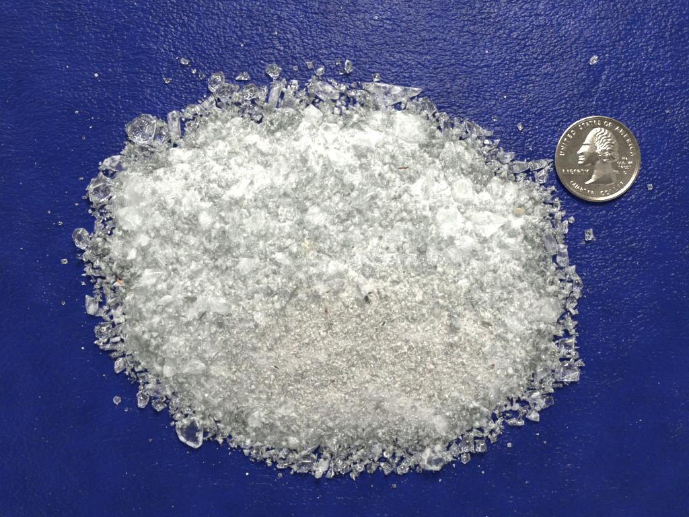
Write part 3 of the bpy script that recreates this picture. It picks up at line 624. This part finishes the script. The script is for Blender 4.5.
V = np.concatenate(VS); F = np.concatenate(FS); MI = np.concatenate(MI); TN = np.concatenate(TN)
me = bpy.data.meshes.new('crushed_glass')
me.vertices.add(len(V)); me.vertices.foreach_set('co', V.astype(np.float32).ravel())
me.loops.add(len(F) * 3); me.loops.foreach_set('vertex_index', F.astype(np.int32).ravel())
me.polygons.add(len(F)); me.polygons.foreach_set('loop_start', np.arange(0, len(F) * 3, 3, dtype=np.int32))
me.polygons.foreach_set('material_index', MI)
at = me.attributes.new('tone', 'FLOAT', 'POINT'); at.data.foreach_set('value', TN.astype(np.float32))
me.update(calc_edges=True)
for m in (M_GRAIN, M_CLEAR, M_SEMI, M_MILK, M_GREEN, M_CORE, M_ICE, M_ICEG, M_GREY): me.materials.append(m)
pile = bpy.data.objects.new('crushed_glass', me); C.objects.link(pile)
pile['kind'] = 'stuff'; pile['label'] = 'heap of white crushed glass, finest and warmest grey in its lower middle'; pile['category'] = 'crushed glass'

# glass dust strewn over the vinyl: one object
VS, FS, voff = [], [], 0
MI, TN = [], []
n = 1500
ang = rng.uniform(0, 2 * math.pi, n * 2); cnt = 0
X = rng.uniform(-9.9, 9.9, 16000); Y = rng.uniform(-7.5, 7.5, 16000)
P = np.stack([X, Y], 1); d = sdist(P)
pk = (d < 0.05) & (rng.uniform(0, 1, len(P)) < 0.10 + 0.75 * np.exp(d / 0.8))
pk &= np.hypot(P[:, 0] - 7.2, P[:, 1] - 2.8) > 1.3
P = P[pk][:3200]
for p in P:
    s = 0.007 + 0.018 * rng.uniform() ** 2.5
    v, fc = protos[rng.integers(0, len(protos))]
    vv = (v * s) @ rot_batch(1, 1)[0].T
    add_mesh(vv + (p[0], p[1], 0.003 - vv[:, 2].min()), fc, 0, np.zeros(len(v)))
for q in DUST_AT:
    p = W(*q); s = random.uniform(.028, .045)
    v, fc = protos[random.randrange(len(protos))]
    vv = (v * s) @ rot_batch(1, 1)[0].T
    add_mesh(vv + (p[0], p[1], 0.003 - vv[:, 2].min()), fc, 0, np.zeros(len(v)))
V = np.concatenate(VS); F = np.concatenate(FS)
me = bpy.data.meshes.new('glass_dust'); me.from_pydata(V.tolist(), [], F.tolist()); me.materials.append(M_SEMI)
dust = bpy.data.objects.new('glass_dust', me); C.objects.link(dust)
dust['kind'] = 'stuff'; dust['label'] = 'fine glass dust strewn over the blue vinyl around the pile'; dust['category'] = 'glass dust'

# ------------------------------------------------------------------ dirt on the pile
DIRT = [
 (403,168,.035,.10,M_BROWN,0.15,'reddish brown upright splinter on the pale upper right of the pile','splinter','splinter'),
 (366,299,.045,.065,M_BLACK,.6,'largest black grit cluster near the middle of the pile','grit_speck','grit'),
 (370.5,293,.035,.05,M_GREY,.2,'dark grey fleck touching the top right of the largest black grit cluster','grit_speck','grit'),
 (383.5,324,.03,.045,M_BLACK,.8,'black speck below right of the largest black grit cluster','grit_speck','grit'),
 (326,311,.03,.045,M_BROWN,1.5,'dark brown speck below left of the largest black grit cluster','grit_speck','grit'),
 (312,291,.026,.03,M_BROWN,.2,'small brown speck left of the largest black grit cluster','grit_speck','grit'),
 (404,272,.022,.026,M_BLACK,.2,'tiny black dot above right of the largest black grit cluster','grit_speck','grit'),
 (353,247,.018,.022,M_BLACK,.2,'tiny black dot above the middle of the pile','grit_speck','grit'),
 (388,248,.02,.026,M_BROWN,.4,'tiny brown dot right of the black dot above the middle','grit_speck','grit'),
 (293,292,.05,.09,M_GREY,1.0,'elongated grey dirt fleck farthest left of the black cluster in the middle','grit_speck','grit'),
 (276,367,.03,.07,M_BLACK,-.5,'slanting black sliver of dirt on the lower left slope','grit_speck','grit'),
 (334,381,.026,.034,M_BLACK,.5,'round black speck on the warm fine powder near the bottom','grit_speck','grit'),
 (235,381,.025,.06,M_GREY,0.0,'grey-black fleck on the lower left slope, left of the slanting black sliver','grit_speck','grit'),
 (191,298,.04,.12,M_GREY,0.0,'widest dark grey fleck lying flat on the left flank','grit_speck','grit'),
 (202,316,.025,.09,M_GREY,.9,'thin grey curved fleck below the widest one on the left flank','grit_speck','grit'),
 (154,238,.02,.03,M_BLACK,.9,'black speck high on the left flank','grit_speck','grit'),
 (470,291,.016,.04,M_BLACK,1.5,'thin upright black fleck on the right flank','grit_speck','grit'),
 (436,267,.03,.04,M_GREY,1.5,'grey speck left of the thin upright black fleck on the right flank','grit_speck','grit'),
 (485,323,.05,.10,M_GREY,-.3,'olive grey flake on the lower right flank','grit_speck','grit'),
 (493,365,.025,.035,M_BROWN,.3,'light brown speck near the lower right rim','grit_speck','grit'),
 (119,281,.045,.09,M_ORANGE,-.9,'rusty orange crumb on the left rim of the pile','rust_crumb','rust crumb'),
 (520,211,.06,.11,M_TAN,0.1,'tan flake under the leaf-shaped shard on the right slope','tan_flake','flake'),
 (131,293,.03,.07,M_TAN,0.1,'olive brown fleck right below the rusty orange crumb','grit_speck','grit'),
]
for px, py, a, b, mt, ang, lab, nm, cat in DIRT:
    x, y = W(px, py); zz = H1(x, y); zz = max(zz, .2) + .085
    if cat == 'flake': zz += .12
    if cat == 'rust crumb': zz += .16
    x, y = W(px, py, zz)
    R = Euler((0, 0, ang)).to_matrix()
    b *= 1.6 if mt is not M_GREY else 2.0; a *= 1.5 if mt is not M_GREY else 1.8
    pts = [R @ Vector((v.x * b, v.y * a * 1.3, v.z * a)) for v in rock_pts(14)]
    o = to_obj(nm, hull(pts, 0), mt, (x, y, zz))
    tag(o, lab, cat, 'dirt specks on the pile' if cat == 'grit' else None)

# ------------------------------------------------------------------ coin
def coin_mat(name, dirt):
    m, nd, ln = new_mat(name)
    out = N(nd, 'ShaderNodeOutputMaterial'); pr = N(nd, 'ShaderNodeBsdfPrincipled')
    tc = N(nd, 'ShaderNodeTexCoord')
    n1 = N(nd, 'ShaderNodeTexNoise', Scale=3.5, Detail=8.0, Roughness=0.65); ln.new(tc.outputs['Object'], n1.inputs['Vector'])
    n2 = N(nd, 'ShaderNodeTexNoise', Scale=45.0, Detail=4.0); ln.new(tc.outputs['Object'], n2.inputs['Vector'])
    cr = N(nd, 'ShaderNodeValToRGB')
    cr.color_ramp.elements[0].position = .3; cr.color_ramp.elements[0].color = (.35 * dirt, .30 * dirt, .235 * dirt, 1)
    cr.color_ramp.elements[1].position = .7; cr.color_ramp.elements[1].color = (.63 * dirt, .58 * dirt, .49 * dirt, 1)
    ln.new(n1.outputs['Fac'], cr.inputs[0]); ln.new(cr.outputs[0], pr.inputs['Base Color'])
    pr.inputs['Metallic'].default_value = 1.0
    rr = N(nd, 'ShaderNodeMapRange'); rr.inputs['To Min'].default_value = .20; rr.inputs['To Max'].default_value = .34
    ln.new(n2.outputs['Fac'], rr.inputs['Value']); ln.new(rr.outputs[0], pr.inputs['Roughness'])
    bp = N(nd, 'ShaderNodeBump'); bp.inputs['Strength'].default_value = .22; bp.inputs['Distance'].default_value = .01
    ln.new(n2.outputs['Fac'], bp.inputs['Height']); ln.new(bp.outputs[0], pr.inputs['Normal'])
    ln.new(pr.outputs[0], out.inputs[0])
    return m
M_COIN = coin_mat('worn_nickel', .70); M_RELIEF = coin_mat('rubbed_nickel', 1.05)
CR = 1.213; CT = 0.175
coin_x, coin_y = W(598, 158.7, CT)
coin = bpy.data.objects.new('coin', None); C.objects.link(coin); coin.location = (coin_x, coin_y, 0.004)
tag(coin, 'worn silver coin with a man\'s profile, lying right of the glass pile', 'coin')
def lathe(prof, seg, reeds=False):
    bm = bmesh.new(); rings = []
    for r, z, rd in prof:
        ring = []
        for i in range(seg):
            t = 2 * math.pi * i / seg
            rr = r - (0.008 if (rd and i % 4 in (0, 1)) else 0)
            ring.append(bm.verts.new((rr * math.cos(t), rr * math.sin(t), z)))
        rings.append(ring)
    for a, b in zip(rings, rings[1:]):
        for i in range(seg):
            bm.faces.new((a[i], a[(i + 1) % seg], b[(i + 1) % seg], b[i]))
    bm.faces.new(list(reversed(rings[0]))); bm.faces.new(rings[-1])
    return bm
FZ = CT - 0.028                                      # level of the field
bm = lathe([(CR - .03, 0, 0), (CR - .006, .018, 0), (CR, .03, 1), (CR, CT - .03, 1), (CR - .004, CT - .014, 0), (CR - .018, CT - .002, 0), (CR - .045, CT, 0),
            (CR - .075, CT - .006, 0), (CR - .095, FZ + .004, 0), (CR - .12, FZ, 0), (.6, FZ - .004, 0), (.01, FZ - .004, 0)], 480)
body = to_obj('coin_disc', bm, M_COIN); body.parent = coin
for p in body.data.polygons: p.use_smooth = True

# portrait: a relief modelled on a fine grid inside the traced silhouette
SC = 2.426 / 373.0                                   # coin zoom pixels to cm
def Z2(x, y): return ((x - 252) * SC, (253 - y) * SC)
HEAD = [(258,118),(240,122),(226,133),(212,150),(203,166),(196,180),(188,187),(189,196),(181,206),(172,219),(163,229),(166,235),(178,236),(179,241),(171,246),(178,251),
        (171,257),(176,264),(168,270),(170,278),(182,284),(198,285),(212,281),(224,276),(234,283),(236,300),(232,322),(224,342),(212,352),(198,359),(208,364),(236,366),
        (262,366),(290,368),(318,362),(332,352),(334,338),(326,322),(334,314),(348,318),(342,306),(322,302),(312,290),(308,276),(318,264),(334,262),(344,250),(342,234),
        (334,222),(340,204),(338,182),(330,162),(314,142),(296,128),(276,120)]
HP = np.array([Z2(*p) for p in HEAD])
def sd_poly(P, Q):
    best = np.full(len(P), 1e9); ins = np.zeros(len(P), bool)
    for a, b in zip(Q, np.roll(Q, -1, 0)):
        ab = b - a; t = np.clip(((P - a) @ ab) / (ab @ ab), 0, 1)
        best = np.minimum(best, np.hypot(*(P - a - t[:, None] * ab).T))
        c = (a[1] > P[:, 1]) != (b[1] > P[:, 1])
        xi = a[0] + (P[:, 1] - a[1]) / (ab[1] if abs(ab[1]) > 1e-9 else 1e-9) * ab[0]
        ins ^= c & (P[:, 0] < xi)
    return np.where(ins, best, -best)
g = 0.006
gx = np.arange(-.62, .66, g); gy = np.arange(-.78, .92, g)
XX, YY = np.meshgrid(gx, gy); P = np.stack([XX.ravel(), YY.ravel()], 1)
sd = sd_poly(P, HP)
def blob(x, y, rx, ry, amp, ang=0.0):
    c = Z2(x, y); dx = P[:, 0] - c[0]; dy = P[:, 1] - c[1]
    u = dx * math.cos(ang) + dy * math.sin(ang); v = -dx * math.sin(ang) + dy * math.cos(ang)
    return amp * np.exp(-((u / (rx * SC)) ** 2 + (v / (ry * SC)) ** 2))
hz = 0.042 * (1 - np.exp(-np.maximum(sd, 0) / 0.05)) + 0.03 * np.clip(sd / .35, 0, 1)
hz += blob(205, 238, 22, 26, .018) - blob(201, 197, 10, 6, .020) + blob(200, 186, 14, 4, .012, -.2) + blob(203, 199, 5, 3, .012)   # cheek, eye socket, brow, eye
hz -= blob(178, 251, 12, 2.5, .012) + blob(183, 236, 7, 4, .008)
hz += blob(262, 246, 8, 11, .014) - blob(250, 262, 16, 8, .014, .7)                                        # ear, under the jaw
# hair: waves swept back, with curls over the ear and the tied queue
hair = HP.copy(); HB = np.array([Z2(*p) for p in [(258,118),(240,122),(228,134),(240,160),(236,190),(246,214),(250,236),(262,262),(300,268),(318,264),(334,262),(344,250),(342,234),(334,222),(340,204),(338,182),(330,162),(314,142),(296,128),(276,120)]])
hs = sd_poly(P, HB)
c0 = Z2(215, 235); rad = np.hypot(P[:, 0] - c0[0], P[:, 1] - c0[1]); th = np.arctan2(P[:, 1] - c0[1], P[:, 0] - c0[0])
strand = (np.sin(th * 42 + np.sin(rad * 19) * 2.4 + rad * 9) + .7 * np.sin(th * 23 + np.sin(rad * 14) * 1.8 + 1.3))
hz += np.where(hs > 0, .016 + .005 * strand * np.clip(hs / .06, 0, 1), 0)
for (x, y, rx, ry, am, an) in [(272,216,16,8,.030,.2),(300,212,15,8,.028,-.1),(325,222,13,8,.026,.1),(270,240,15,7,.028,-.15),(298,238,15,8,.03,.15),(326,244,15,9,.03,0),
                               (290,262,14,6,.024,.1),(252,226,9,7,.02,0),(300,155,22,6,.014,-.5),(278,142,20,5,.012,-.3),(312,180,20,6,.012,-.9)]:
    hz += blob(x, y, rx, ry, am, an) - blob(x, y, rx * .35, ry * .35, am * .6, an)
hz += blob(305, 320, 16, 40, .018, .2) - blob(322, 326, 5, 20, .016, .25) + blob(338, 314, 8, 4, .012)
for k in range(6): hz += np.where(sd > 0, blob(296 - k * 7, 326 + k * 5, 3, 26, .006, .35), 0)
inm = (sd > 0)
hz = np.where(inm, hz, -.003)
nx = len(gx); ing = inm.reshape(len(gy), nx)
cell = ing[:-1, :-1] | ing[1:, :-1] | ing[:-1, 1:] | ing[1:, 1:]
cj, ci = np.nonzero(cell); a = cj * nx + ci
q = np.stack([a, a + 1, a + 1 + nx, a + nx], 1)
used, inv = np.unique(q, return_inverse=True)
me = bpy.data.meshes.new('portrait_relief')
me.from_pydata(np.stack([P[used, 0], P[used, 1], FZ + hz[used] * .48], 1).tolist(), [], inv.reshape(-1, 4).tolist())
me.materials.append(M_RELIEF)
po = bpy.data.objects.new('portrait_relief', me); C.objects.link(po); po.parent = coin
for p in me.polygons: p.use_smooth = True

# lettering: every word a part
def glyph(ch, size):
    cu = bpy.data.curves.new('t', 'FONT'); cu.body = ch; cu.size = size; cu.align_x = 'CENTER'; cu.align_y = 'CENTER'
    cu.extrude = 0.005; cu.offset = -0.002; cu.bevel_depth = 0.066 * size; cu.bevel_resolution = 2; cu.resolution_u = 3
    ob = bpy.data.objects.new('t', cu); C.objects.link(ob)
    dg = bpy.context.evaluated_depsgraph_get(); m = bpy.data.meshes.new_from_object(ob.evaluated_get(dg))
    w = ob.dimensions.x
    bpy.data.objects.remove(ob); bpy.data.curves.remove(cu)
    return m, w
def join_word(name, items):
    bm = bmesh.new()
    for m, mat in items:
        t = bmesh.new(); t.from_mesh(m); bmesh.ops.transform(t, matrix=mat, verts=t.verts)
        tmp = bpy.data.meshes.new('x'); t.to_mesh(tmp); t.free(); bm.from_mesh(tmp); bpy.data.meshes.remove(tmp)
    for m, _ in items: bpy.data.meshes.remove(m)
    o = to_obj(name, bm, M_RELIEF); o.parent = coin
    return o
LZ = FZ + .006
def arc(text, a0, a1, r, size, inward=False, name='lettering'):
    """letters spread between angles a0 and a1 (degrees); outward: feet to the centre"""
    adv = {' ': .75, 'I': .55}
    ws = [adv.get(c, 1.0) for c in text]; tot = sum(ws) - ws[0] / 2 - ws[-1] / 2
    pos = 0; items = []
    for i, c in enumerate(text):
        if i: pos += (ws[i - 1] + ws[i]) / 2
        if c == ' ': continue
        a = math.radians(a0 + (a1 - a0) * pos / tot)
        m, w = glyph(c, size)
        rot = a - math.pi / 2 if not inward else a + math.pi / 2
        items.append((m, Matrix.Translation((r * math.cos(a), r * math.sin(a), LZ)) @ Matrix.Rotation(rot, 4, 'Z') @ Matrix.Diagonal((.86, 1, 1, 1))))
    return join_word(name, items)
arc('UNITED', 172, 133, 1.0, .17)
arc('STATES', 119, 87.5, 1.0, .17)
arc('OF', 76.5, 70, 1.0, .17)
arc('AMERICA', 56.5, 7, 1.0, .175)
arc('QUARTER', 224, 262, 1.0, .165, True)
arc('DOLLAR', 278, 315, 1.0, .165, True)
def flat(text, x, y, size, step):
    items = []
    X0, Y0 = Z2(x, y)
    n = len(text)
    for i, c in enumerate(text):
        if c == ' ': continue
        m, w = glyph(c, size)
        items.append((m, Matrix.Translation((X0 + (i - (n - 1) / 2) * step, Y0, LZ))))
    return join_word('lettering', items)
flat('LIBERTY', 156, 312, .17, .105)
flat('IN', 367, 255, .105, .075)
flat('GOD WE', 372, 273, .105, .078)
flat('TRUST', 371, 292, .105, .078)
flat('D', 371, 315, .11, .08)

# ------------------------------------------------------------------ camera, light, world
cam = bpy.data.cameras.new('camera'); co = bpy.data.objects.new('camera', cam); C.objects.link(co)
co.location = (0, 0, CAM_H); co.rotation_euler = (0, 0, 0)
cam.sensor_width = 36; cam.lens = 36 * CAM_H / (689 / PPC); cam.clip_start = .1; cam.clip_end = 1000
S.camera = co

li = bpy.data.lights.new('room_lamp', 'AREA'); lo = bpy.data.objects.new('room_lamp', li); C.objects.link(lo)
li.shape = 'DISK'; li.size = 18; li.energy = 30500; li.color = (1.0, .965, .905)
lo.location = (5.5, 28, 35)
lo.rotation_euler = (Vector((0, .5, 0)) - lo.location).to_track_quat('-Z', 'Y').to_euler()

w = bpy.data.worlds.new('World'); S.world = w; w.use_nodes = True
nt = w.node_tree; nt.nodes.clear()
wo = nt.nodes.new('ShaderNodeOutputWorld'); bg = nt.nodes.new('ShaderNodeBackground')
tc = nt.nodes.new('ShaderNodeTexCoord')
# the room round the table: dim overhead where the photographer leans over, bright noise patches added lower down to make the glass glint
L = nt.links
def wm(op, a, b):
    n = nt.nodes.new('ShaderNodeMath'); n.operation = op
    for i, v in enumerate((a, b)):
        if isinstance(v, (int, float)): n.inputs[i].default_value = v
        else: L.new(v, n.inputs[i])
    return n.outputs[0]
no = nt.nodes.new('ShaderNodeTexNoise'); no.inputs['Scale'].default_value = 3.0; no.inputs['Detail'].default_value = 2.5
L.new(tc.outputs['Generated'], no.inputs['Vector'])
pm = nt.nodes.new('ShaderNodeMapRange'); pm.inputs['From Min'].default_value = .49; pm.inputs['From Max'].default_value = .56
pm.inputs['To Min'].default_value = .04; pm.inputs['To Max'].default_value = 3.6
L.new(no.outputs['Fac'], pm.inputs['Value'])
sx = nt.nodes.new('ShaderNodeSeparateXYZ'); L.new(tc.outputs['Generated'], sx.inputs[0])
el = nt.nodes.new('ShaderNodeMapRange'); el.interpolation_type = 'SMOOTHSTEP'
el.inputs['From Min'].default_value = .40; el.inputs['From Max'].default_value = .92; el.inputs['To Min'].default_value = 1.0; el.inputs['To Max'].default_value = 0.0
L.new(sx.outputs['Z'], el.inputs['Value'])
ys = nt.nodes.new('ShaderNodeMapRange'); ys.inputs['From Min'].default_value = -1; ys.inputs['From Max'].default_value = 1
ys.inputs['To Min'].default_value = .55; ys.inputs['To Max'].default_value = 1.35
L.new(sx.outputs['Y'], ys.inputs['Value'])
val = wm('ADD', wm('MULTIPLY', wm('MULTIPLY', pm.outputs[0], el.outputs[0]), ys.outputs[0]), wm('MULTIPLY', wm('SUBTRACT', 1.0, el.outputs[0]), .10))
L.new(val, bg.inputs['Strength']); bg.inputs['Color'].default_value = (1.0, .99, .97, 1)
L.new(bg.outputs[0], wo.inputs[0])

S.view_settings.view_transform = 'Standard'; S.view_settings.look = 'None'
S.view_settings.exposure = 0; S.view_settings.gamma = 1
cy = S.cycles
S.render.engine = 'CYCLES'
cy.max_bounces = 24; cy.transmission_bounces = 18; cy.transparent_max_bounces = 64; cy.glossy_bounces = 6; cy.diffuse_bounces = 8
cy.caustics_reflective = True; cy.caustics_refractive = True; cy.blur_glossy = 0.0
cy.sample_clamp_indirect = 30.0
cy.use_denoising = True
try: cy.denoiser = 'OPENIMAGEDENOISE'
except Exception: pass
print('PIECES', len(GLASS), 'tris', len(MI), 'budget left', budget)
